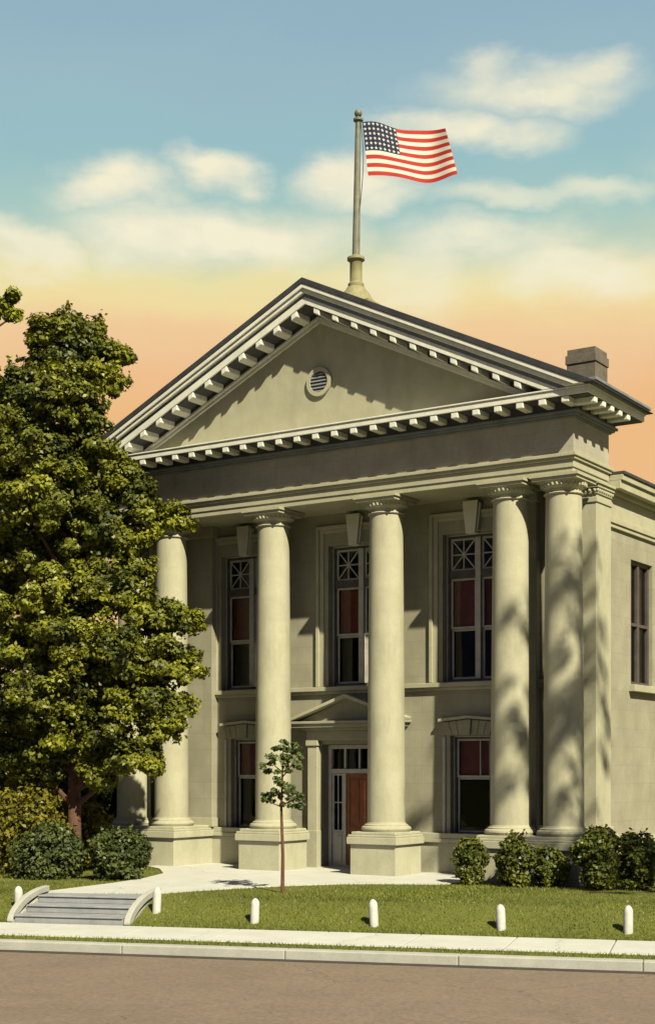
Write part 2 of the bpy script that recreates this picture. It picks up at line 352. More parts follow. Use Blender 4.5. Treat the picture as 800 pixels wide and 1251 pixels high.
# ------------------------------------------------------------------ the court house
CH = tag(empty('courthouse'), 'buff stone courthouse with a columned portico and white dentilled pediment', 'building')
WY = 1.2                                           # face of the portico's back wall
def wall_holes(axis, u0, u1, z0, z1, holes, f0, f1):   # f0 the outer face, f1 the inner
    us = sorted(set([u0, u1] + [h[0] for h in holes] + [h[1] for h in holes])); zs = sorted(set([z0, z1] + [h[2] for h in holes] + [h[3] for h in holes]))
    solid = lambda i, j: 0 <= i < len(us) - 1 and 0 <= j < len(zs) - 1 and not any(h[0] < (us[i] + us[i + 1]) / 2 < h[1] and h[2] < (zs[j] + zs[j + 1]) / 2 < h[3] for h in holes)
    b = MB(); P = (lambda u, f, z: (u, f, z)) if axis == 'x' else (lambda u, f, z: (f, u, z))
    for i in range(len(us) - 1):
        for j in range(len(zs) - 1):
            if not solid(i, j): continue
            a, e, c, d = us[i], us[i + 1], zs[j], zs[j + 1]
            q = [P(a, f0, c), P(e, f0, c), P(e, f0, d), P(a, f0, d), P(a, f1, c), P(e, f1, c), P(e, f1, d), P(a, f1, d)]
            fs = [(0, 1, 2, 3), (7, 6, 5, 4)]
            if not solid(i, j - 1): fs.append((4, 5, 1, 0))
            if not solid(i, j + 1): fs.append((3, 2, 6, 7))
            if not solid(i - 1, j): fs.append((4, 0, 3, 7))
            if not solid(i + 1, j): fs.append((1, 5, 6, 2))
            b.add(q, fs)
    return b
BAYS = (-3.48, 0.12, 3.60)
UW, UZ0, UZ1 = .90, 4.88, 8.66                      # upper windows
LW, LZ0, LZ1 = .56, .98, 3.52                       # lower windows
holes = [(x - UW, x + UW, UZ0, UZ1) for x in BAYS] + [(x - LW, x + LW, LZ0, LZ1) for x in (-3.48, 3.48)] + [(-1.0, 1.0, -.05, 3.34)]
wall_holes('x', -6.95, 6.95, -.05, 9.5, holes, WY, WY + .45).build('wall', 'wall', CH)
SIDE_W = [(3.25, 4.75), (7.2, 8.7), (11.2, 12.7), (15.2, 16.7)]
wall_holes('y', WY + .45, 19, -.05, 8.56, [(a, b, 4.8, 7.95) for a, b in SIDE_W], 6.95, 6.5).build('wall', 'wall', CH)
wb = MB(); wb.box(-6.95, -6.5, WY + .45, 19, -.05, 8.56); wb.box(-6.5, 6.5, 18.6, 19, -.05, 8.56); wb.build('wall', 'wall', CH)
# entablature of the long rear block
e = MB(); e.box(-7.02, 7.02, 1.72, 19.07, 8.56, 8.66); e.box(-7.06, 7.06, 1.72, 19.11, 8.66, 8.80); e.box(-6.98, 6.98, 1.72, 19.03, 8.80, 9.36)
e.build('block_entablature', 'stone', CH, bevel=.012)
e = MB(); e.box(-7.10, 7.10, 1.75, 19.15, 9.36, 9.46); e.box(-7.28, 7.28, 1.75, 19.33, 9.46, 9.66); e.box(-7.34, 7.34, 1.75, 19.39, 9.66, 9.80)
e.build('block_cornice', 'stone', CH, bevel=.012)
MB().box(-7.38, 7.38, 1.75, 19.43, 9.80, 9.88).build('block_roof', 'roof', CH, bevel=.01)
# wall base course, pilasters, string course
b = MB()
for x0, x1 in ((-6.9, -1.36), (1.36, 6.9)):
    b = MB(); b.box(x0, x1, WY - .16, WY + .1, -.05, .80); b.box(x0, x1, WY - .22, WY + .1, .80, .90); b.box(x0, x1, WY - .19, WY + .1, .90, 1.04)
    b.build('base_course', 'base', CH, bevel=.012)
b = MB(); b.box(6.9, 7.1, 1.9, 18.9, -.05, .80); b.box(6.9, 7.16, 1.9, 18.9, .80, .98); b.build('base_course', 'base', CH, bevel=.012)
b = MB(); b.box(-6.5, 6.5, WY - .13, WY + .1, 4.76, 4.875); b.box(-6.5, 6.5, WY - .08, WY + .1, 4.68, 4.76); b.build('string_course', 'stone', CH, bevel=.01)
for sx in (-1, 1):
    b = MB(); x0, x1 = sorted((sx * 4.52, sx * 5.42)); b.box(x0, x1, WY - .24, WY + .1, 1.05, 9.5)
    p = b.build('pilaster', 'wall', CH, bevel=.012)
    b = MB(); b.box(x0 - .05, x1 + .05, WY - .29, WY + .05, 1.05, 1.3); b.build('foot_moulding', 'stone', p, bevel=.01); b = MB(); b.box(x0 - .04, x1 + .04, WY - .28, WY + .05, 9.2, 9.495); b.build('head_moulding', 'stone', p, bevel=.01)
    x0, x1 = sorted((sx * 6.32, sx * 7.03)); b = MB(); b.box(x0, x1, .85, 1.76, 1.05, 9.14)
    p = b.build('corner_pier', 'column', CH, bevel=.015)
    b = MB(); b.box(x0 - .05, x1 + .05, .80, 1.81, 1.05, 1.28); b.build('foot_moulding', 'column', p, bevel=.01); b = MB(); b.box(x0 - .03, x1 + .03, .82, 1.79, 9.02, 9.14); b.build('head_moulding', 'column', p, bevel=.01)
    b = MB(); b.box(x0 - .03, x1 + .03, .82, 1.79, 9.22, 9.36); b.box(x0 - .08, x1 + .08, .77, 1.84, 9.36, 9.44); b.box(x0 - .12, x1 + .12, .73, 1.88, 9.44, 9.50)
    b.box(x0, x1, .86, 1.75, 9.14, 9.22)
    for k in range(8):
        yy = .84 + .9 * k / 7; b.lathe([(.0, 9.25), (.04, 9.27), (.05, 9.3), (.04, 9.33), (0.005, 9.35)], x1 + .03 if sx > 0 else x0 - .03, yy, 8)
    for k in range(6):
        xx = x0 + .03 + (x1 - x0 - .06) * k / 5; b.lathe([(.0, 9.25), (.04, 9.27), (.05, 9.3), (.04, 9.33), (0.005, 9.35)], xx, .82, 8)
    b.build('capital', 'stone', p, bevel=.006)

# pedestals
def pedestal(x0, x1, y1, y0=-.66):
    b = MB(); b.box(x0, x1, y0, y1, -.05, .79)
    p = b.build('pedestal', 'base', CH, bevel=.015)
    b = MB(); b.box(x0 - .07, x1 + .07, y0 - .07, y1 + .04, .79, .97); b.box(x0 - .045, x1 + .045, y0 - .045, y1 + .03, .97, 1.03); b.box(x0 + .02, x1 - .02, y0 + .02, y1, 1.03, 1.10)
    b.build('coping', 'base', p, bevel=.015)
for x in (-1.74, 1.74): pedestal(x - .66, x + .66, .62)
pedestal(-7.25, -4.58, 1.75); pedestal(4.58, 7.25, 1.75)

# columns
CX = (-6.57, -5.2, -1.74, 1.74, 5.2, 6.57)
def make_column():
    prof = [(.475, 1.34)]
    for i in range(1, 21):
        t = i / 20; prof.append((.475 - .055 * (t ** 1.6), 1.34 + 7.72 * t))
    c = MB().lathe(prof, seg=56).build('column', 'column', CH, smooth=True)
    b = MB().lathe([(.60, 1.10), (.62, 1.13), (.635, 1.17), (.62, 1.215), (.575, 1.24), (.555, 1.25), (.555, 1.275), (.53, 1.285), (.50, 1.30), (.485, 1.34)], seg=56)
    b.build('base', 'column', c, smooth=True)
    b = MB().lathe([(.42, 9.06), (.455, 9.065), (.47, 9.085), (.455, 9.105), (.425, 9.11), (.422, 9.19), (.45, 9.20), (.47, 9.215), (.50, 9.26), (.535, 9.31), (.555, 9.345), (.56, 9.36)], seg=56)
    for k in range(30):
        a = 2 * math.pi * k / 30; r = .515
        b.lathe([(.002, 9.235), (.030, 9.25), (.040, 9.28), (.034, 9.32), (.01, 9.345)], r * math.cos(a), r * math.sin(a), 8)
    b.box(-.57, .57, -.57, .57, 9.362, 9.435); b.box(-.61, .61, -.61, .61, 9.435, 9.498)
    b.build('capital', 'stone', c, smooth=True)
    return c
col0 = make_column(); col0.location.x = CX[0]
for x in CX[1:]:
    c = copy_tree(col0); c.location.x = x

# entablature of the portico: rings round the block x +-7, y -.42 .. 1.7
def ring(b, d, z0, z1, mi=0): return b.box(-7 - d, 7 + d, -.42 - d, 1.7 + d, z0, z1, mi)
b = MB(); ring(b, -.03, 9.5, 9.64); ring(b, 0.0, 9.64, 9.82); ring(b, .05, 9.82, 9.89); ring(b, .09, 9.89, 9.97)
b.build('architrave', 'stone', CH, bevel=.010)
b = MB(); ring(b, -.005, 9.97, 10.78); b.build('frieze', 'frieze', CH)
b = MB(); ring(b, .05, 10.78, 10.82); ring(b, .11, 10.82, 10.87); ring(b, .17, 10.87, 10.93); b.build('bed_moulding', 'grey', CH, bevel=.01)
b = MB(); ring(b, .61, 11.108, 11.131); b.build('soffit', 'shade', CH)  # thin dark sheet that paints the shadow under the cornice
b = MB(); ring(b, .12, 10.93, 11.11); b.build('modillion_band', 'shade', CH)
b = MB(); ring(b, .65, 11.13, 11.27); ring(b, .68, 11.27, 11.31); b.build('cornice', 'white', CH, bevel=.012)
b = MB()
for sx in (-1, 1):
    b = MB(); x0, x1 = sorted((sx * 7.3, sx * 7.74)); b.box(x0, x1, -1.0, 2.40, 11.312, 11.40); x0, x1 = sorted((sx * 7.3, sx * 7.80)); b.box(x0, x1, -1.0, 2.42, 11.40, 11.47)
    b.build('eaves_gutter', 'grey', CH, bevel=.012)

SL = .475
def clip(poly, z):
    out = []
    for i in range(len(poly)):
        a, c = poly[i], poly[(i + 1) % len(poly)]
        if a[1] >= z: out.append(a)
        if (a[1] >= z) != (c[1] >= z):
            t = (z - a[1]) / (c[1] - a[1]); out.append((a[0] + (c[0] - a[0]) * t, z))
    return out
def chevron(b, zt, zb, y0, y1, xm, zmin=11.315, mi=0):
    for sx in (-1, 1):
        poly = [(0, zb), (sx * xm, zb - SL * xm), (sx * xm, zt - SL * xm), (0, zt)]
        if sx < 0: poly.reverse()
        poly = clip(poly, zmin)
        if len(poly) > 2: b.prism_xz(poly, y0, y1, mi)
    return b
b = MB(); b.prism_xz(clip([(-6.9, 14.44 - SL * 6.9), (6.9, 14.44 - SL * 6.9), (0, 14.44)], 11.311), -.40, 1.68)
b.build('tympanum', 'stone', CH)
chevron(MB(), 14.27, 14.20, -.50, 1.6, 7.0).build('raking_bed_moulding', 'white', CH, bevel=.008)
b = MB(); chevron(b, 14.20, 14.11, -.45, 1.6, 7.0); b.build('raking_bed_moulding', 'white', CH, bevel=.008)
b = MB(); chevron(b, 14.425, 14.395, -1.05, 1.9, 7.4); b.build('raking_soffit', 'shade', CH)  # shadow beneath the sloping cornice, put in as a dark layer
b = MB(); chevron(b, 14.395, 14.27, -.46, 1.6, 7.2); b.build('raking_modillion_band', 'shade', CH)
b = MB(); chevron(b, 14.60, 14.42, -1.10, 2.35, 7.5); b.build('raking_corona', 'white', CH, bevel=.010)
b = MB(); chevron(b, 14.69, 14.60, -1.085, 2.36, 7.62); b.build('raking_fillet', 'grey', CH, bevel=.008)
b = MB(); chevron(b, 14.80, 14.69, -1.17, 2.38, 7.74); chevron(b, 14.91, 14.80, -1.22, 2.40, 7.78); b.build('raking_cyma', 'white', CH, bevel=.012)
b = MB(); chevron(b, 15.06, 14.91, -1.24, 2.44, 7.84); b.build('roof', 'roof', CH, bevel=.01)
# modillions
mb = MB(); mb.box(-.095, .095, -1.056, -.52, 10.985, 11.125)
mod0 = mb.build('modillion', 'white', CH, bevel=.02)
PITCH = .565
xs = [(i - 12.5) * PITCH for i in range(26)]
mod0.location.x = xs[0]
def dupm(src, loc, rz=0):
    c = src.copy(); COL.objects.link(c); c.parent = CH; c.location = loc; c.rotation_euler = (0, 0, rz); return c
for x in xs[1:]: dupm(mod0, (x, 0, 0))
for k in range(5):
    yy = -.62 + k * .50
    dupm(mod0, (6.58, yy, 0), math.pi / 2); dupm(mod0, (-6.58, yy, 0), -math.pi / 2)
rm = MB(); dz = SL * .09
rm.add([(-.09, -1.085, -.15 + dz), (.09, -1.085, -.15 - dz), (.09, -.47, -.15 - dz), (-.09, -.47, -.15 + dz), (-.09, -1.085, dz - .002), (.09, -1.085, -dz - .002), (.09, -.47, -dz - .002), (-.09, -.47, dz - .002)],
       [(0, 3, 2, 1), (4, 5, 6, 7), (0, 1, 5, 4), (1, 2, 6, 5), (2, 3, 7, 6), (3, 0, 4, 7)])
rk = rm.build('modillion', 'white', CH, bevel=.02)
lm = MB(); lm.add([(-x, y, z) for x, y, z in rm.v], [tuple(reversed(f)) for f in rm.f]); lk = lm.build('modillion', 'white', CH, bevel=.02)
rx = [.34 + i * .555 for i in range(11)]
rk.location = (rx[0], 0, 14.42 - SL * rx[0]); lk.location = (-rx[0], 0, 14.42 - SL * rx[0])
for x in rx[1:]:
    dupm(rk, (x, 0, 14.42 - SL * x)); dupm(lk, (-x, 0, 14.42 - SL * x))
# round louvred vent
def ring_mesh(r0, r1, y0, y1, cz, seg=40):
    b = MB(); vs, fs = [], []
    for r, y in ((r0, y1), (r0, y0), (r1, y0), (r1, y1)):
        for k in range(seg): a = 2 * math.pi * k / seg; vs.append((r * math.cos(a), y, cz + r * math.sin(a)))
    for j in range(3):
        for k in range(seg): k2 = (k + 1) % seg; fs.append((j * seg + k, (j + 1) * seg + k, (j + 1) * seg + k2, j * seg + k2))
    return b.add(vs, fs)
VZ = 12.60
v = ring_mesh(.27, .37, -.47, -.38, VZ).build('vent', 'stone', CH, smooth=True)
b = MB()
vs = [(.28 * math.cos(2 * math.pi * k / 32), -.404, VZ + .28 * math.sin(2 * math.pi * k / 32)) for k in range(32)]
b.add(vs, [tuple(range(32))]); b.build('backing', 'void', v)
b = MB()
for k in range(6):
    z = VZ - .22 + k * .088; h = math.sqrt(max(0, .27 ** 2 - (z - VZ) ** 2))
    b.add([(-h, -.455, z - .03), (h, -.455, z - .03), (h, -.41, z + .035), (-h, -.41, z + .035), (-h, -.45, z - .042), (h, -.45, z - .042)], [(0, 1, 2, 3), (4, 5, 1, 0)])
b.build('louvre', 'grey', v)

# windows --------------------------------------------------------------------------------------------------
def frame_rect(b, x0, x1, z0, z1, w, y0, y1, mi=0):
    b.box(x0, x0 + w, y0, y1, z0, z1, mi); b.box(x1 - w, x1, y0, y1, z0, z1, mi)
    b.box(x0 + w, x1 - w, y0, y1, z0, z0 + w, mi); b.box(x0 + w, x1 - w, y0, y1, z1 - w, z1, mi)
def upper_window():
    y = WY + .24
    b = MB(); frame_rect(b, -UW, UW, UZ0, UZ1, .09, y, y + .16)
    for s in (-1, 1):
        a, c = sorted((s * .077, s * (UW - .088)))
        b.box(a, c, y - .03, y + .14, 7.55, 7.74)                               # transom bar
    w = b.build('window', 'frame_dark', CH, bevel=.008)
    MB().box(-.075, .075, y - .035, y + .15, UZ0 + .09, UZ1 - .09).build('mullion', 'frame', w, bevel=.008)
    b = MB(); frame_rect(b, -UW + .002, UW - .002, UZ0 + .002, UZ1 - .002, .03, y - .02, y + .02); b.build('bead', 'frame', w, bevel=.004)
    for s in (-1, 1):
        s1 = MB(); s2 = MB(); t_ = MB(); bl = MB()
        a, c = sorted((s * .079, s * (UW - .092))); m = (a + c) / 2
        frame_rect(s1, a, c, 6.26, 7.548, .055, y + .05, y + .09); frame_rect(s2, a, c, UZ0 + .092, 6.258, .055, y + .095, y + .13)
        frame_rect(t_, a, c, 7.742, UZ1 - .092, .05, y + .05, y + .09)
        z0, z1 = 7.79, UZ1 - .14; zm = (z0 + z1) / 2
        for p, q in (((a + .05, z0), (c - .05, z1)), ((a + .05, z1), (c - .05, z0)), ((m, z0), (m, z1)), ((a + .05, zm), (c - .05, zm))):
            k = .0012 * len(t_.v) / 8
            t_.bar((p[0], y + .062 + k * .3, p[1]), (q[0], y + .062 + k * .3, q[1]), .032, .03)
        for z0, z1, yy in ((UZ0 + .1, 6.25, .11), (6.27, 7.54, .07), (7.75, UZ1 - .1, .085)):
            MB().add([(a, y + yy, z0), (c, y + yy, z0), (c, y + yy, z1), (a, y + yy, z1)], [(0, 1, 2, 3)]).build('glass', 'glass', w)
        bl.box(a + .02, c - .02, y + .165, y + .17, 6.30, 7.74)
        s1.build('sash', 'frame', w, bevel=.005); s2.build('sash', 'frame', w, bevel=.005); t_.build('fan_light', 'frame', w); bl.build('blind', 'blind', w)
    b = MB()                                                                     # raised surround with a stepped moulding
    for x0, x1, yy in ((1.15, 1.25, .10), (1.02, 1.15, .05)):
        b.box(-x1, -x0, WY - yy, WY + .05, UZ0, 9.02 + (x1 - 1.02) * .75); b.box(x0, x1, WY - yy, WY + .05, UZ0, 9.02 + (x1 - 1.02) * .75)
    b.box(-1.15, 1.15, WY - .10, WY + .05, 9.1, 9.1925); b.box(-1.02, 1.02, WY - .05, WY + .05, 9.0, 9.1)
    b.build('surround', 'stone', w, bevel=.01)
    b = MB(); b.prism_xz([(-.13, 8.60), (.13, 8.60), (.215, 9.42), (-.215, 9.42)], WY - .22, WY + .05)
    b.prism_xz([(-.17, 8.66), (-.132, 8.66), (-.217, 9.36), (-.26, 9.36)], WY - .15, WY + .05); b.prism_xz([(.132, 8.66), (.17, 8.66), (.26, 9.36), (.217, 9.36)], WY - .15, WY + .05)
    b.build('keystone', 'keystone', w, bevel=.012)
    return w
w0 = upper_window(); w0.location.x = BAYS[0]
for x in BAYS[1:]:
    c = copy_tree(w0); c.location.x = x
def lower_window():
    y = WY + .20
    b = MB(); frame_rect(b, -LW, LW, LZ0, LZ1, .075, y, y + .14); w = b.build('window', 'frame_dark', CH, bevel=.008)
    b = MB(); frame_rect(b, -LW + .002, LW - .002, LZ0 + .002, LZ1 - .002, .03, y - .02, y + .02); b.build('bead', 'frame', w, bevel=.004)
    b = MB(); m = 2.46; frame_rect(b, -LW + .078, LW - .078, LZ0 + .078, m - .002, .05, y + .075, y + .11); b.build('sash', 'frame', w, bevel=.005)
    b = MB(); frame_rect(b, -LW + .078, LW - .078, m, LZ1 - .078, .05, y + .03, y + .07)
    b.box(.16, .19, y + .035, y + .065, m + .05, LZ1 - .13)
    b.build('sash', 'frame', w, bevel=.005)
    b = MB(); b.add([(-LW + .08, y + .09, LZ0 + .08), (LW - .08, y + .09, LZ0 + .08), (LW - .08, y + .09, m), (-LW + .08, y + .09, m)], [(0, 1, 2, 3)]); b.build('glass', 'glass', w)
    b = MB(); b.add([(-LW + .08, y + .05, m), (LW - .08, y + .05, m), (LW - .08, y + .05, LZ1 - .08), (-LW + .08, y + .05, LZ1 - .08)], [(0, 1, 2, 3)]); b.build('glass', 'glass', w)
    MB().box(-LW + .09, LW - .09, y + .145, y + .15, 2.44, LZ1 - .05).build('blind', 'blind', w)
    b = MB(); b.box(-LW - .2, -LW - .12, WY - .05, WY + .05, 1.045, 3.50); b.build('jamb', 'frame', w, bevel=.008); b = MB(); b.box(LW + .12, LW + .2, WY - .05, WY + .05, 1.045, 3.50); b.build('jamb', 'frame', w, bevel=.008)
    b = MB()                                                                     # splayed, stepped hood of voussoirs
    for k in range(7):
        t0, t1 = k / 7 * 2 - 1, (k + 1) / 7 * 2 - 1; g0 = .004
        lo, hi = LW + .06, LW + .20; dip = lambda t: .07 * (1 - abs(t))
        pr = .17 if k == 3 else .12
        b.prism_xz([(t0 * lo + g0, 3.54), (t1 * lo - g0, 3.54), (t1 * hi - g0, 3.86 + dip(t1)), (t0 * hi + g0, 3.86 + dip(t0))], WY - pr, WY + .05)
    b.build('hood', 'wall', w, bevel=.01)
    b = MB(); hi = LW + .25
    b.prism_xz([(-hi, 3.88), (0, 3.95), (hi, 3.88), (hi, 3.95), (0, 4.02), (-hi, 3.95)], WY - .2, WY + .05); b.build('hood_moulding', 'stone', w)
    return w
w0 = lower_window(); w0.location.x = -3.48
copy_tree(w0).location.x = 3.48
def side_window(a, b_):
    x = 6.86; yc = (a + b_) / 2; h = (b_ - a) / 2
    f = MB()
    for y0, y1, z0, z1 in ((-h, -h + .09, 4.8, 7.95), (h - .09, h, 4.8, 7.95), (-h + .09, h - .09, 4.8, 4.89), (-h + .09, h - .09, 7.86, 7.95), (-.06, .06, 4.89, 7.86), (-h + .09, -.06, 6.3, 6.38), (.06, h - .09, 6.3, 6.38)):
        f.box(x - .14, x, y0, y1, z0, z1)
    w = f.build('window', 'frame_dark', CH, bevel=.008, loc=(0, yc, 0))
    b = MB(); b.add([(x - .08, -h + .08, 4.85), (x - .08, h - .08, 4.85), (x - .08, h - .08, 7.9), (x - .08, -h + .08, 7.9)], [(0, 1, 2, 3)]); b.build('glass', 'glass', w)
    MB().box(x - .2, x - .195, -h + .05, h - .05, 6.33, 7.93).build('blind', 'blind', w)
    b = MB(); b.box(6.9, 7.12, -h - .14, h + .14, 4.62, 4.795); b.build('sill', 'stone', w, bevel=.012)
    return w
sw = side_window(*SIDE_W[0])
for a, b_ in SIDE_W[1:]:
    c = copy_tree(sw); c.location.y = (a + b_) / 2

# doorway --------------------------------------------------------------------------------------------------
y = WY + .30
b = MB(); frame_rect(b, -.98, .98, -.02, 3.33, .11, y, y + .14); b.box(-.87, .87, y - .02, y + .13, 2.56, 2.68)
b.box(-.50, -.41, y - .005, y + .125, .09, 2.56); b.box(.41, .50, y - .005, y + .125, .09, 2.56)
for x in (-.455, 0, .455): b.box(x - .028, x + .028, y + .02, y + .11, 2.68, 3.22)
d = b.build('doorway', 'frame', CH, bevel=.008)
for s in (-1, 1):
    b = MB(); a, c = sorted((s * .505, s * .865)); frame_rect(b, a, c, .98, 2.55, .05, y + .03, y + .08)
    b.box((a + c) / 2 - .012, (a + c) / 2 + .012, y + .04, y + .07, 1.03, 2.5); b.box(a + .05, c - .05, y + .042, y + .068, 1.76, 1.785)
    b.build('side_light', 'frame', d)
for s in (-1, 1):
    b = MB(); a, c = sorted((s * .505, s * .865)); b.box(a, c, y + .04, y + .09, .092, .975); b.box(a + .06, c - .06, y + .02, y + .045, .18, .88)
    b.build('side_panel', 'frame', d, bevel=.01)
for x0, x1, z0, z1 in ((-.865, .865, 2.68, 3.22), (-.86, -.51, .99, 2.54), (.51, .86, .99, 2.54)):
    MB().add([(x0, y + .1, z0), (x1, y + .1, z0), (x1, y + .1, z1), (x0, y + .1, z1)], [(0, 1, 2, 3)]).build('glass', 'glass', d)
b = MB(); b.box(-.405, .405, y + .05, y + .11, .05, 2.555); frame_rect(b, -.405, .405, .05, 2.555, .10, y + .03, y + .05); b.box(-.305, .305, y + .032, y + .05, 1.0, 1.12)
for x0, x1 in ((-.28, -.02), (.02, .28)):
    b.box(x0, x1, y + .035, y + .05, .2, .92); b.box(x0, x1, y + .035, y + .05, 1.2, 2.4)
lf = b.build('door', 'door', CH, bevel=.008)
b = MB().tube([(.32, y + .05, 1.1), (.32, y - .02, 1.1)], .018); b.tube([(.32, y - .03, 1.09), (.32, y - .055, 1.1), (.32, y - .07, 1.1)], [.02, .035, .02]); b.build('handle', 'pole', lf, smooth=True)
b = MB(); b.box(-1.0, 1.0, WY - .08, WY + .5, -.03, .055); b.build('doorstep', 'base', CH, bevel=.01)
for s in (-1, 1):
    x0, x1 = sorted((s * 1.02, s * 1.32)); b = MB(); b.box(x0, x1, WY - .20, WY + .05, .0, 3.30)
    p = b.build('door_pilaster', 'stone', CH, bevel=.012)
    b = MB(); b.box(x0 - .03, x1 + .03, WY - .23, WY + .03, .0, 1.02); b.build('foot_moulding', 'stone', p, bevel=.01); b = MB(); b.box(x0 - .04, x1 + .04, WY - .24, WY + .03, 3.30, 3.44); b.build('head_moulding', 'stone', p, bevel=.01)
b = MB(); b.box(-1.34, 1.34, WY - .22, WY + .05, 3.44, 3.70); b.box(-1.42, 1.42, WY - .30, WY + .05, 3.70, 3.78); b.box(-1.70, 1.70, WY - .42, WY + .05, 3.78, 3.88); b.box(-1.78, 1.78, WY - .47, WY + .05, 3.88, 3.95)
hd = b.build('door_hood', 'wall', CH, bevel=.01)
b = MB(); b.prism_xz([(-1.6, 3.952), (1.6, 3.952), (0, 4.56)], WY - .20, WY + .05); b.build('hood_tympanum', 'wall', hd)
b = MB()
for sx in (-1, 1):
    pl = [(0, 4.56), (sx * 1.76, 3.953), (sx * 1.78, 4.02), (0, 4.66)]
    if sx < 0: pl.reverse()
    b.prism_xz(pl, WY - .45, WY + .05)
b.build('hood_raking_moulding', 'stone', hd, bevel=.01)

# chimney
b = MB(); b.box(4.44, 5.27, 5.0, 5.85, 9.8, 13.62); b.box(4.41, 5.30, 4.97, 5.88, 13.62, 13.86); b.box(4.45, 5.26, 5.01, 5.84, 13.86, 14.02)
ch = b.build('chimney', 'brick', CH, bevel=.012)

# ------------------------------------------------------------------ flagpole and flag
FPX, FPY = 0.0, 1.35
fp = tag(empty('flagpole', (FPX, FPY, 15.0)), 'tall weathered flagpole on a moulded base at the roof ridge', 'flagpole')
b = MB().lathe([(.62, -.28), (.60, .02), (.50, .12), (.43, .2), (.36, .34), (.27, .45), (.24, .50)], seg=32); b.box(-.68, .68, -.5, .5, -.35, -.02)
b.build('base', 'polebase', fp, smooth=True)
b = MB().lathe([(.20, .46), (.215, .5), (.215, .60), (.175, .63), (.165, .66), (.165, 1.18), (.18, 1.2), (.235, 1.24), (.235, 1.30), (.17, 1.33), (.12, 1.36)], seg=28); b.build('socket', 'polebase', fp, smooth=True)
TOPP = Vector((.07, .0, 4.98))
pts = [Vector((0, 0, 1.3)).lerp(TOPP, i / 8) for i in range(9)]
MB().tube(pts, [.105 - .03 * i / 8 for i in range(9)], 16).build('pole', 'pole', fp, smooth=True)
b = MB(); b.lathe([(.06, 4.92), (.13, 4.94), (.13, 4.99), (.06, 5.02), (.045, 5.06)], TOPP.x, TOPP.y, 20)
b.lathe([(.045 + .0, 5.05)] + [(.105 * math.sin(math.pi * (.12 + .87 * k / 10)), 5.14 - .105 * math.cos(math.pi * (.12 + .87 * k / 10))) for k in range(11)], TOPP.x, TOPP.y, 20)
b.build('finial', 'pole', fp, smooth=True)
b = MB(); h = []
for i in range(12):
    t = i / 11; h.append((.155 + .10 * math.sin(math.pi * min(1, t * 1.1)) * (1 - .3 * t), -.02, 4.92 - 2.4 * t))
h[-1] = (.09, -.02, 2.4)
b.tube(h, .012, 6); b.build('halyard', 'void', fp)
# flag
fl = tag(empty('flag', (FPX + .17, FPY - .02, 19.86)), 'american flag in red, white and blue blowing from the flagpole', 'flag')
FD = Vector((.86, .51, 0)).normalized(); FN = Vector((FD.y, -FD.x, 0))
FL, FH = 2.28, 1.42
def fpt(u, v, lift=0):                            # u along the fly 0..1, v down 0..1
    wv = math.sin(u * 6.6 + .35 + v * .5)
    x = .03 + .16 * v + u * FL * (.96 - .015 * math.sin(u * 6)) + .16 * u * v
    z = -v * FH * (1 - .10 * u) - .24 * u - .10 * math.sin(u * 6.0 - 2.2) * (.45 + .55 * v) * (.25 + u * .75) - .02
    z += .07 * math.sin(u * 9 + .6) * (1 - v) * .6
    d = (.15 * wv + .06 * math.sin(u * 13 + v * 2.2)) * (.15 + .85 * u) + lift
    return FD * x + Vector((0, 0, z)) + FN * d
NU = 80
for name, m, rows in (('red_stripe', 'red', range(0, 13, 2)), ('white_stripe', 'cream', range(1, 13, 2))):
    for r in rows:
        b = MB(); u0 = .0 if r > 6 else .42
        k0 = int(u0 * NU); nr = 3
        vs = []; fs = []
        for k in range(k0, NU + 1):
            for q in range(nr): vs.append(fpt(k / NU, (r + q / (nr - 1)) / 13))
        for k in range(NU - k0):
            for q in range(nr - 1): fs.append((k * nr + q, k * nr + q + 1, (k + 1) * nr + q + 1, (k + 1) * nr + q))
        b.add(vs, fs); b.build(name, m, fl, smooth=True)
b = MB(); k1 = int(.42 * NU); nr = 15; vs = []; fs = []
for k in range(k1 + 1):
    for q in range(nr): vs.append(fpt(k / NU, q / (nr - 1) * 7 / 13))
for k in range(k1):
    for q in range(nr - 1): fs.append((k * nr + q, k * nr + q + 1, (k + 1) * nr + q + 1, (k + 1) * nr + q))
b.add(vs, fs, 0)
for i in range(8):
    for j in range(6):
        cu, cv = (.42 * (i + .5) / 8), 7 / 13 * (j + .5) / 6
        for side in (.006, -.006):
            pv = []
            for k in range(10):
                a = math.pi / 2 + k * math.pi / 5; r = .048 if k % 2 == 0 else .020
                pv.append(fpt(cu + r * math.cos(a) / FL, cv - r * math.sin(a) / FH, side))
            b.add(pv, [tuple(range(10))], 1)
b.build('canton', ['blue', 'cream'], fl)

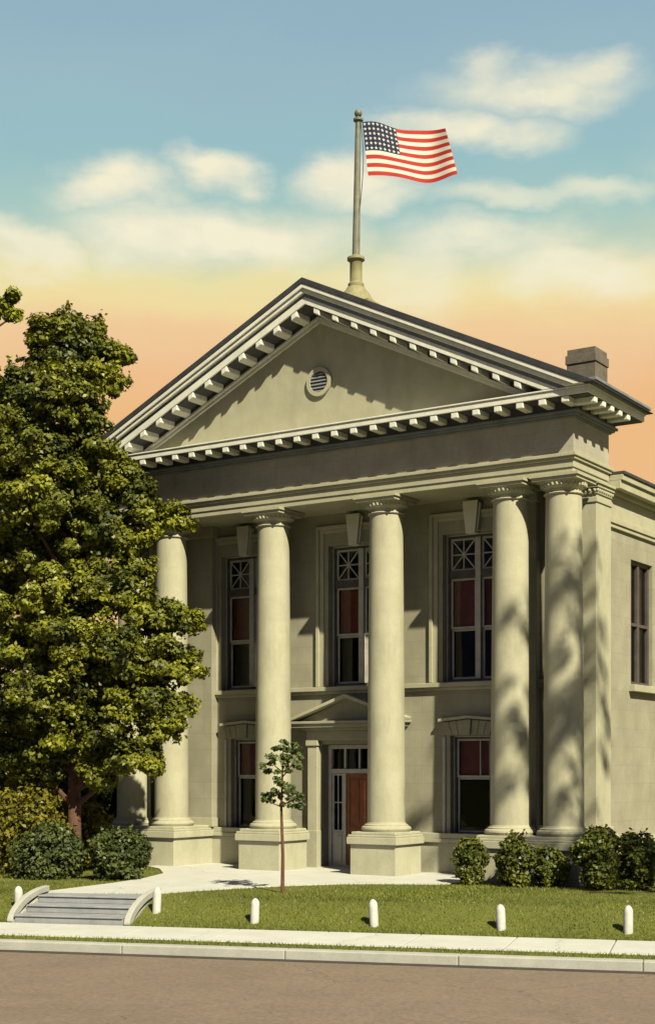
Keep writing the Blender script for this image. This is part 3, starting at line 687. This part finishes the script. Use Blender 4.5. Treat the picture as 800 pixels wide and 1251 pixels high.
# ------------------------------------------------------------------ steps and posts at the street
SS = tag(empty('stone_steps', st((S_STEP0 + S_STEP1) / 2, W_STEP0, ZW)), 'short flight of grey stone steps with curved white cheek bands', 'steps')
SS.rotation_euler = (0, 0, PHI)
hw = (S_STEP1 - S_STEP0) / 2; run = W_STEP0 - W_STEP1
M['step'] = mat('step stone', (.29, .295, .30), (.21, .215, .22), 3, .9, .25, 50, .1, stain=(3, .4, (.2, .2, .18)))
NS = 3
for k in range(NS):
    z1 = .155 * (k + 1)
    b = MB(); b.box(-hw + .12, hw - .12, run * k / NS, run + .12, (z1 - .155) if k else -.2, z1 - .035); b.box(-hw + .12, hw - .12, run * k / NS - .03, run + .14, z1 - .035, z1)
    b.build('step', 'step', SS, bevel=.012)
for s in (-1, 1):                                   # curved bands: rise in an arch from the sidewalk to the head of the steps
    b = MB(); prof = []; N = 18
    for i in range(N + 1):
        t = i / N; a = t * math.pi / 2
        prof.append((-.05 + (run + .12) * (1 - math.cos(a)) ** .9, .02 + .60 * math.sin(a)))
    out = prof; inn = [(y_ + .13 * math.cos(math.pi / 2 * i / N) + .0, z_ - .135) for i, (y_, z_) in enumerate(prof)]
    inn = [(y_, max(-.12, z_)) for y_, z_ in inn]
    vs = []; x0, x1 = sorted((s * (hw - .09), s * (hw + .04)))
    for (oy, oz), (iy, iz) in zip(out, inn): vs += [(x0, oy, oz), (x1, oy, oz), (x1, iy, iz), (x0, iy, iz)]
    fs = [(0, 1, 2, 3)]
    for i in range(N):
        for q in range(4): fs.append((i * 4 + q, (i + 1) * 4 + q, (i + 1) * 4 + (q + 1) % 4, i * 4 + (q + 1) % 4))
    fs.append((N * 4 + 3, N * 4 + 2, N * 4 + 1, N * 4)); b.add(vs, fs)
    # solid side of the flight under the band
    b.build('cheek_band', 'kerb', SS, bevel=.02)
    b = MB(); b.prism_yz([(0, -.25), (run + .1, -.25), (run + .1, .44), (run * .72, .40), (run * .3, .2), (0, .04)], *sorted((s * (hw - .115), s * (hw - .02)))); b.build('cheek_wall', 'kerb', SS)

def on_line(px, w):                                  # where the sight line of a column of the photo meets the line w = const
    a = (px - 400) / 1782; c_, s_ = math.cos(TH), math.sin(TH)
    best = None
    for i in range(-1500, 1500):
        x, yy, _ = st(i / 100, w); dx, dy = x - CAM[0], yy - CAM[1]; e_ = abs((c_ * dx + s_ * dy) - a * (-s_ * dx + c_ * dy))
        if best is None or e_ < best[0]: best = (e_, i / 100)
    return best[1]
def make_post():
    b = MB(); prof = [(.095, -.25), (.095, .33)] + [(.095 * math.cos(a), .33 + .13 * math.sin(a)) for a in [math.pi / 2 * k / 6 for k in range(1, 6)]] + [(.012, .4605)]
    b.lathe(prof, 0, 0, 20)
    return b.build('bollard', 'post', smooth=True)
BL = [(23, 'round topped white stone post left of the street steps'), (191, 'round topped white stone post at the right end of the street steps'),
      (311, 'round topped white stone post on the lawn in front of the sapling'), (457, 'round topped white stone post on the lawn in front of the doorway columns'),
      (612, 'round topped white stone post in front of the paired shrubs'), (767, 'round topped white stone post farthest right along the lawn edge')]
post = make_post()
rng = random.Random(4)
for i, (px, lab) in enumerate(BL):
    o = post if i == 0 else post.copy()
    if i: COL.objects.link(o)
    w = -.62 if i > 1 else -.95
    sv = on_line(px, w); o.location = st(sv, w, bank(w)); o.rotation_euler = (rng.uniform(-.05, .05), rng.uniform(-.05, .05), rng.uniform(0, 6))
    o.scale = (.92, .92, rng.uniform(1.0, 1.12))
    tag(o, lab, 'bollard', 'white stone posts along the sidewalk')

# ------------------------------------------------------------------ foliage
def leaves_mesh(name, P, Nrm, size, mat_, parent, rs, jitter=.8, aspect=.62):
    n = len(P)
    Nn = Nrm + rs.normal(0, jitter, (n, 3)); Nn /= np.linalg.norm(Nn, axis=1)[:, None] + 1e-9
    A = rs.normal(0, 1, (n, 3)); A -= Nn * (A * Nn).sum(1)[:, None]; A /= np.linalg.norm(A, axis=1)[:, None] + 1e-9
    B = np.cross(Nn, A); s = (size * rs.uniform(.65, 1.35, n))[:, None]
    fold = Nn * s * .18
    V = np.stack([P - A * s, P + B * s * aspect + fold - A * s * .1, P + A * s, P - B * s * aspect + fold - A * s * .1], 1).reshape(-1, 3)
    me = bpy.data.meshes.new(name); me.vertices.add(4 * n); me.vertices.foreach_set('co', V.astype(np.float32).ravel())
    me.loops.add(4 * n); me.loops.foreach_set('vertex_index', np.arange(4 * n, dtype=np.int32))
    me.polygons.add(n); me.polygons.foreach_set('loop_start', np.arange(0, 4 * n, 4, dtype=np.int32)); me.polygons.foreach_set('loop_total', np.full(n, 4, np.int32))
    me.materials.append(M[mat_]); me.update(); me.validate()
    o = bpy.data.objects.new(name, me); COL.objects.link(o)
    if parent: o.parent = parent
    return o
def lobe_points(c, r, n, rs, flat=.8, shell=.45):
    d = rs.normal(0, 1, (n, 3)); d /= np.linalg.norm(d, axis=1)[:, None]
    rad = r * (shell + (1 - shell) * rs.uniform(0, 1, n) ** .6)
    bump = 1 + .18 * np.sin(d[:, 0] * 7 + c[0] * 3) * np.sin(d[:, 1] * 6 + c[1] * 5) + .15 * np.sin(d[:, 2] * 8 + c[2])
    P = np.array(c) + d * (rad * bump)[:, None] * np.array([1, 1, flat])
    return P, d + np.array([0, 0, .35])
def unproject(px, py, F):                            # a point F metres in front of the camera's plane
    c_, s_ = math.cos(TH), math.sin(TH); Rr = (px - 400) / 1782 * F
    return np.array([CAM[0] + c_ * Rr - s_ * F, CAM[1] + s_ * Rr + c_ * F, CAM[2] + (941 - py) / 1782 * F])

def shrub(name, x, y, r, h, n, m, label, cat, seed, leaf=.045, group=None, lumps=14):
    rs = np.random.RandomState(seed); root = empty(name, (x, y, 0)); Ps, Ns = [], []
    for k in range(lumps):
        a = rs.uniform(0, 6.283); t = rs.uniform(.12, .92); rr = r * math.sqrt(max(.08, 1 - (2 * t - 1) ** 2)) * .62
        c = (rr * math.cos(a), rr * math.sin(a), h * t)
        P, N_ = lobe_points(c, r * rs.uniform(.34, .52), n // lumps, rs, .85); Ps.append(P); Ns.append(N_)
    P, N_ = lobe_points((0, 0, h * .5), 1.0, n // 3, rs, 1.0, .3); P = (P - [0, 0, h * .5]) * [r * .9, r * .9, h * .5] + [0, 0, h * .5]; Ps.append(P); Ns.append(N_)
    P = np.concatenate(Ps); N_ = np.concatenate(Ns); 
    for q in range(int(26 + 20 * r)):               # new shoots breaking the outline
        dv = rs.normal(0, 1, 3); dv[2] = abs(dv[2]) * .8 + .1; dv /= np.linalg.norm(dv); tq = rs.uniform(.8, rs.uniform(1.05, 1.28), 14)
        c = np.array([0, 0, h * .5]) + dv * np.array([r, r, h * .5]) * tq[:, None] + rs.normal(0, .022, (14, 3)); P = np.concatenate([P, c]); N_ = np.concatenate([N_, rs.normal(0, .5, (14, 3)) + dv + [0, 0, .3]])
    k = P[:, 2] > .01; P, N_ = P[k], N_[k]
    leaves_mesh('foliage', P, N_, leaf, m, root, rs)
    b = MB()
    for k in range(5):
        a = k * 1.257 + seed; b.tube([(0.03 * math.cos(a), .03 * math.sin(a), -.05), (.25 * r * math.cos(a), .25 * r * math.sin(a), h * .35), (.55 * r * math.cos(a), .55 * r * math.sin(a), h * .75)], [.025, .018, .008], 6)
    b.build('stem', 'bark', root, smooth=True)
    return tag(root, label, cat, group)
GRP = 'shrubs along the right of the portico base'
shrub('shrub', 4.95, -1.55, .40, 1.02, 5200, 'leaf_shrub', 'single round green shrub where the pale path ends at the portico base', 'shrub', 3, group=GRP)
shrub('shrub', 6.08, -1.5, .45, 1.15, 6500, 'leaf_shrub', 'tall round green shrub, left one of the pair below the twin columns', 'shrub', 4, group=GRP)
shrub('shrub', 6.78, -1.25, .40, .84, 5200, 'leaf_shrub', 'low green shrub, shorter one of the pair below the twin columns', 'shrub', 5, group=GRP)
shrub('shrub', 8.0, -1.45, .52, 1.30, 7200, 'leaf_shrub', 'large green shrub at the corner of the building, left of the farthest right one', 'shrub', 6, group=GRP)
shrub('shrub', 8.82, -1.05, .50, 1.24, 6800, 'leaf_shrub', 'large green shrub farthest right, below the side wall', 'shrub', 7, group=GRP)
GL = 'shrubs under the large tree'
shrub('shrub', -4.55, -5.55, .88, 1.10, 10000, 'leaf_blue', 'wide blue green shrub left of the tree trunk, above the steps', 'shrub', 8, .055, GL, 18)
shrub('shrub', -2.75, -4.95, .70, 1.22, 9000, 'leaf_blue', 'dense round blue green shrub between the tree trunk and the pale path', 'shrub', 9, .05, GL, 16)

def px_point(px, F): p = unproject(px, 941, F); return p[0], p[1]
x, y = px_point(38, 37.5); shrub('bush', x, y, 1.15, 2.30, 9000, 'leaf_gold', 'golden yellow green bush at the far left behind the blue green shrub', 'bush', 10, .065, None, 18)
x, y = px_point(104, 38.6); shrub('bush', x, y, .75, 1.75, 5000, 'leaf_gold', 'small olive bush just right of the tree trunk', 'bush', 12, .06, None, 12)
x, y = px_point(122, 42.8); shrub('bush', x, y, 1.3, 3.9, 12000, 'leaf_dark', 'tall dark evergreen bush beside the left end of the portico', 'bush', 11, .075, None, 20)
x, y = px_point(55, 43.5); shrub('bush', x, y, 1.6, 4.4, 12000, 'leaf_dark', 'tall dark evergreen bush behind the golden bush', 'bush', 13, .08, None, 20)

# the large tree
TF = 37.3
tx, ty = px_point(90, TF)
TR = tag(empty('broadleaf_tree', (tx, ty, 0)), 'tall leafy green tree with red brown trunk in front of the portico', 'tree')
org = np.array([tx, ty, 0])
rs = np.random.RandomState(21)
LOBES = [  # (px, py, radius in m, metres nearer (-) or farther (+) than the trunk)
    (78, 398, .55, 0), (104, 402, .50, .3), (52, 408, .45, -.2), (90, 430, .8, 0), (128, 440, .55, 0), (150, 437, .28, 0), (60, 445, .75, .3), (28, 474, .8, 0),
    (108, 466, .8, -.3), (140, 470, .40, -.2), (70, 492, 1.0, -.6), (22, 500, .95, .2), (108, 514, .62, -.5), (-12, 480, .9, .5), (80, 540, .95, .5), (44, 548, 1.1, -.8),
    (126, 556, .48, -.3), (152, 580, .36, -.3), (138, 560, .40, -.35), (120, 546, .5, -.5), (5, 575, 1.1, 0), (122, 602, .85, -.4), (168, 602, .55, -.6), (70, 606, 1.1, -1.0), (32, 622, 1.0, -.9), (178, 632, .58, -.5),
    (206, 630, .42, -.6), (226, 638, .20, -.6), (140, 648, .95, -.6), (92, 668, 1.1, .2), (20, 680, 1.15, .2), (160, 690, .62, -.2), (130, 716, 1.0, -1.0), (60, 726, 1.1, -.9),
    (176, 748, .78, -1.0), (212, 756, .62, -.8), (232, 762, .34, -.9), (92, 776, 1.1, -1.4), (34, 788, 1.1, -.5), (150, 792, .9, -1.3), (196, 800, .82, -1.0), (226, 818, .50, -.9),
    (-20, 650, 1.2, 0), (-25, 760, 1.2, 0), (-20, 850, 1.1, 0), (110, 836, 1.1, -.6), (62, 850, 1.1, -1.2), (176, 852, .85, -1.1), (212, 862, .60, -.9), (22, 866, 1.0, 0),
    (140, 884, .85, -1.0), (190, 896, .55, -.9), (212, 886, .36, -.9), (88, 900, .95, -.6), (150, 926, .62, -1.0), (180, 934, .42, -1.0), (44, 920, .85, -.4), (8, 925, .8, 0), (118, 945, .5, -.6),
    (90, 560, 1.1, 2.0), (50, 640, 1.2, 2.2), (110, 720, 1.2, 1.9), (40, 780, 1.2, 2.2), (90, 850, 1.1, 2.0), (10, 700, 1.1, 1.9), (60, 480, .9, 1.4), (100, 640, 1.2, 1.2), (20, 560, 1.1, 1.8), (120, 800, 1.1, 1.6), (70, 700, 1.3, .9), (75, 810, 1.2, .6)]
Ps, Ns = [], []
for px, py, r, dd in LOBES:
    c = unproject(px, py, TF + dd) - org
    k = max(3, int(8 * r))                          # each lobe is a handful of leaf sprays with gaps between
    for q in range(k * 2 + 2):
        dv = rs.normal(0, 1, 3); dv /= np.linalg.norm(dv); cc = c + dv * r * rs.uniform(.35, .92) * np.array([1, 1, .85])
        rr = rs.uniform(.22, .40) * (.55 + .45 * min(r, 1))
        P, N_ = lobe_points(cc, rr, int(900 * rr * rr * 4), rs, .7, .25); Ps.append(P); Ns.append(N_ * .6 + dv * .6 + np.array([0, 0, .3]))
    P, N_ = lobe_points(c, r * .75, int(190 * r), rs, .85, .1); Ps.append(P); Ns.append(N_)
    for q in range(int(7 * r) + 3):                 # loose sprays sticking out of the outline
        dv = rs.normal(0, 1, 3); dv[2] = dv[2] * .7 + .35; dv /= np.linalg.norm(dv); L_ = r * rs.uniform(.95, 1.22)
        tq = rs.uniform(.6, 1, 46); cc = c + dv * L_ * tq[:, None] + rs.normal(0, .07, (46, 3)) * (1.35 - tq)[:, None] * 1.6
        Ps.append(cc); Ns.append(np.tile(dv, (46, 1)) * .5 + rs.normal(0, .5, (46, 3)) + np.array([0, 0, .4]))
P = np.concatenate(Ps); N_ = np.concatenate(Ns)
leaves_mesh('crown', P, N_, .060, 'leaf_tree', TR, rs, .55)
b = MB()
b.tube([(0, 0, -.15), (.0, .0, .2), (.03, 0, 1.2), (-.02, .03, 2.6), (.05, 0, 4.5), (0, .05, 7), (.1, 0, 9.5), (0.05, 0, 12.2)], [.27, .20, .17, .155, .14, .11, .08, .03], 14)
for px, py, r, dd in [q for q in LOBES[::2] if q[2] > .5 and not (585 < q[1] < 770 and q[0] > 150)]:
    c = unproject(px, py, TF + dd) - org; z0 = max(1.7, c[2] - 1.2 - .35 * math.hypot(c[0], c[1])); mid = (c[0] * .45, c[1] * .45, z0 + (c[2] - z0) * .35)
    b.tube([(0, 0, z0), mid, tuple(c)], [.085, .055, .018], 7)
b.build('trunk', 'bark', TR, smooth=True)
# the tree next to it, just outside the left edge, one bough in view
bx, by = px_point(-95, 42)
T2_ = tag(empty('broadleaf_tree', (bx, by, 0)), 'neighbouring leafy tree beyond the left edge, only a bough in view', 'tree')
org2 = np.array([bx, by, 0]); Ps, Ns = [], []
L2 = [(14, 362, .22, 0), (18, 385, .20, 0), (2, 372, .26, 0), (-14, 374, .4, 0), (-30, 390, .8, 0), (-80, 400, 1.3, 0), (-120, 480, 1.5, .3), (-60, 500, 1.3, -.3), (-90, 590, 1.6, 0), (-110, 690, 1.6, 0), (-60, 640, 1.2, .6), (-80, 800, 1.5, 0), (-130, 780, 1.3, 0), (-90, 340, .9, 0), (-10, 500, 1.3, 1), (15, 590, 1.4, 1.4), (30, 690, 1.5, 1.6), (20, 790, 1.5, 1.4), (50, 880, 1.4, 1.5), (-30, 880, 1.4, 0), (80, 780, 1.3, 1.8)]
for px, py, r, dd in L2:
    c = unproject(px, py, 42 + dd) - org2
    for q in range(int(14 * r) + 3):
        dv = rs.normal(0, 1, 3); dv /= np.linalg.norm(dv); cc = c + dv * r * rs.uniform(.2, .85)
        P, N_ = lobe_points(cc, .3 * (.5 + .5 * min(r, 1)), 90, rs, .7, .25); Ps.append(P); Ns.append(N_ * .6 + dv * .6)
leaves_mesh('crown', np.concatenate(Ps), np.concatenate(Ns), .085, 'leaf_tree', T2_, rs, .55)
b = MB(); b.tube([(0, 0, -.1), (0, 0, 3), (.1, 0, 8), (0, 0, 13.5)], [.35, .25, .16, .04], 12)
for px, py, r, dd in L2:
    c = unproject(px, py, 42 + dd) - org2; z0 = max(2.5, c[2] - 1.5); b.tube([(0, 0, z0), tuple(c * np.array([.5, .5, 0]) + np.array([0, 0, z0 + .4 * (c[2] - z0)])), tuple(c)], [.09, .06, .02], 7)
b.build('trunk', 'bark', T2_, smooth=True)

# the sapling
sx_, sy_ = 2.69, -5.94
SP = tag(empty('sapling', (sx_, sy_, 0)), 'slender young tree with tufted crown on the lawn before the doorway', 'sapling')
orgS = np.array([sx_, sy_, 0]); FS = 31.3; Ps, Ns = [], []
for px, py, r in ((346, 918, .22), (332, 930, .22), (358, 926, .20), (345, 935, .26), (325, 938, .14), (366, 938, .13), (338, 950, .20), (356, 952, .20), (348, 964, .22), (330, 972, .18), (362, 976, .16), (344, 976, .18), (324, 977, .10), (366, 984, .09), (352, 910, .14)):
    for q in range(5):
        c = unproject(px, py, FS + rs.uniform(-.3, .3)) - orgS + rs.normal(0, r * .4, 3)
        P, N_ = lobe_points(c + rs.normal(0, r * .3, 3), r * .52, 38, rs, .5, .2); Ps.append(P); Ns.append(N_)
leaves_mesh('crown', np.concatenate(Ps), np.concatenate(Ns), .042, 'leaf_sapling', SP, rs, .6)
b = MB(); b.tube([(0, 0, -.1), (0.01, 0, .8), (-.03, 0, 1.8), (0, 0, 2.6), (.02, 0, 3.2)], [.045, .038, .03, .02, .008], 8)
for a_, z, l, zz in ((.3, 1.9, .45, .25), (2.2, 2.1, .4, .3), (4.0, 1.85, .42, .2), (5.3, 2.4, .38, .35), (1.2, 2.5, .3, .35), (3.3, 2.6, .32, .3)):
    b.tube([(0, 0, z), (l * .5 * math.cos(a_), l * .5 * math.sin(a_), z + zz * .4), (l * math.cos(a_), l * math.sin(a_), z + zz)], [.018, .012, .005], 6)
b.build('trunk', 'bark', SP, smooth=True)

# grass
rs = np.random.RandomState(5)
from mathutils.geometry import intersect_point_tri_2d
def inpath(x, y):
    c = np.zeros(len(x), bool); j = len(PATH) - 1
    for i in range(len(PATH)):
        xi, yi = PATH[i]; xj, yj = PATH[j]
        cr = ((yi > y) != (yj > y)) & (x < (xj - xi) * (y - yi) / (yj - yi + 1e-12) + xi); c ^= cr; j = i
    return c
ng = 150000
s_a = rs.uniform(-14, 11, ng); w_a = -.15 - 13 * rs.uniform(0, 1, ng) ** 1.5
e_s = rs.uniform(-14, 11, 10000); e_w = rs.uniform(1.87, 2.58, 10000)
S_ = np.concatenate([s_a, e_s]); W_ = np.concatenate([w_a, e_w])
gx = O2[0] + T2[0] * S_ + N2[0] * W_; gy = O2[1] + T2[1] * S_ + N2[1] * W_
tt = np.clip((-W_ - .12) / 1.75, 0, 1); gz = np.where(W_ > 1, ZW - .01, ZW + .45 * tt * tt * (3 - 2 * tt))
keep = ~inpath(gx, gy) & ~((S_ > S_STEP0 - .02) & (S_ < S_STEP1 + .02) & (W_ > W_STEP1 - .1) & (W_ < 0)) & ~((np.abs(gx) < 7.3) & (gy > -.8)) & (gy < 1)
gx, gy, gz = gx[keep], gy[keep], gz[keep]; n = len(gx)
hh = rs.uniform(.025, .06, n); an = rs.uniform(0, 6.283, n); wd = rs.uniform(.006, .011, n); le = rs.normal(0, .028, (n, 2))
ux, uy = np.cos(an) * wd, np.sin(an) * wd
V = np.stack([np.stack([gx - ux, gy - uy, gz - .01], 1), np.stack([gx + ux, gy + uy, gz - .01], 1), np.stack([gx + le[:, 0], gy + le[:, 1], gz + hh], 1)], 1).reshape(-1, 3)
me = bpy.data.meshes.new('grass'); me.vertices.add(3 * n); me.vertices.foreach_set('co', V.astype(np.float32).ravel())
me.loops.add(3 * n); me.loops.foreach_set('vertex_index', np.arange(3 * n, dtype=np.int32))
me.polygons.add(n); me.polygons.foreach_set('loop_start', np.arange(0, 3 * n, 3, dtype=np.int32)); me.polygons.foreach_set('loop_total', np.full(n, 3, np.int32))
me.materials.append(M['grass']); me.update()
go = bpy.data.objects.new('grass', me); COL.objects.link(go)
tag(go, 'short yellow green grass of the front lawn and verge', 'grass', kind='stuff')

# a thin crowned street tree to the right of the frame; it dapples the right hand columns and the side wall
dx_, dy_ = 19.2, -7.6
DT = tag(empty('broadleaf_tree', (dx_, dy_, 0)), 'tall thin crowned tree beyond the right edge that dapples the corner columns', 'tree')
rs = np.random.RandomState(77); Ps, Ns = [], []; tips = []
for q in range(30):
    t = rs.uniform(0, 1); a = rs.uniform(0, 6.283); rr = rs.uniform(.3, 2.3) * (1 - .45 * abs(2 * t - .9))
    c = np.array([rr * math.cos(a) + .1, rr * math.sin(a), 12.0 + 9.0 * t]); tips.append(c)
    for k in range(4):
        P, N_ = lobe_points(c + rs.normal(0, .35, 3), rs.uniform(.25, .45), 26, rs, .7, .2); Ps.append(P); Ns.append(N_)
leaves_mesh('crown', np.concatenate(Ps), np.concatenate(Ns), .10, 'leaf_tree', DT, rs, .6)
b = MB(); b.tube([(0, 0, -.2), (0, 0, .4), (.05, 0, 5), (0, .1, 12), (.1, 0, 21)], [.42, .3, .24, .16, .03], 12)
for c in tips: b.tube([(0, 0, c[2] - 1.4), (c[0] * .5, c[1] * .5, c[2] - .8), tuple(c)], [.06, .04, .012], 6)
b.build('trunk', 'bark', DT, smooth=True)
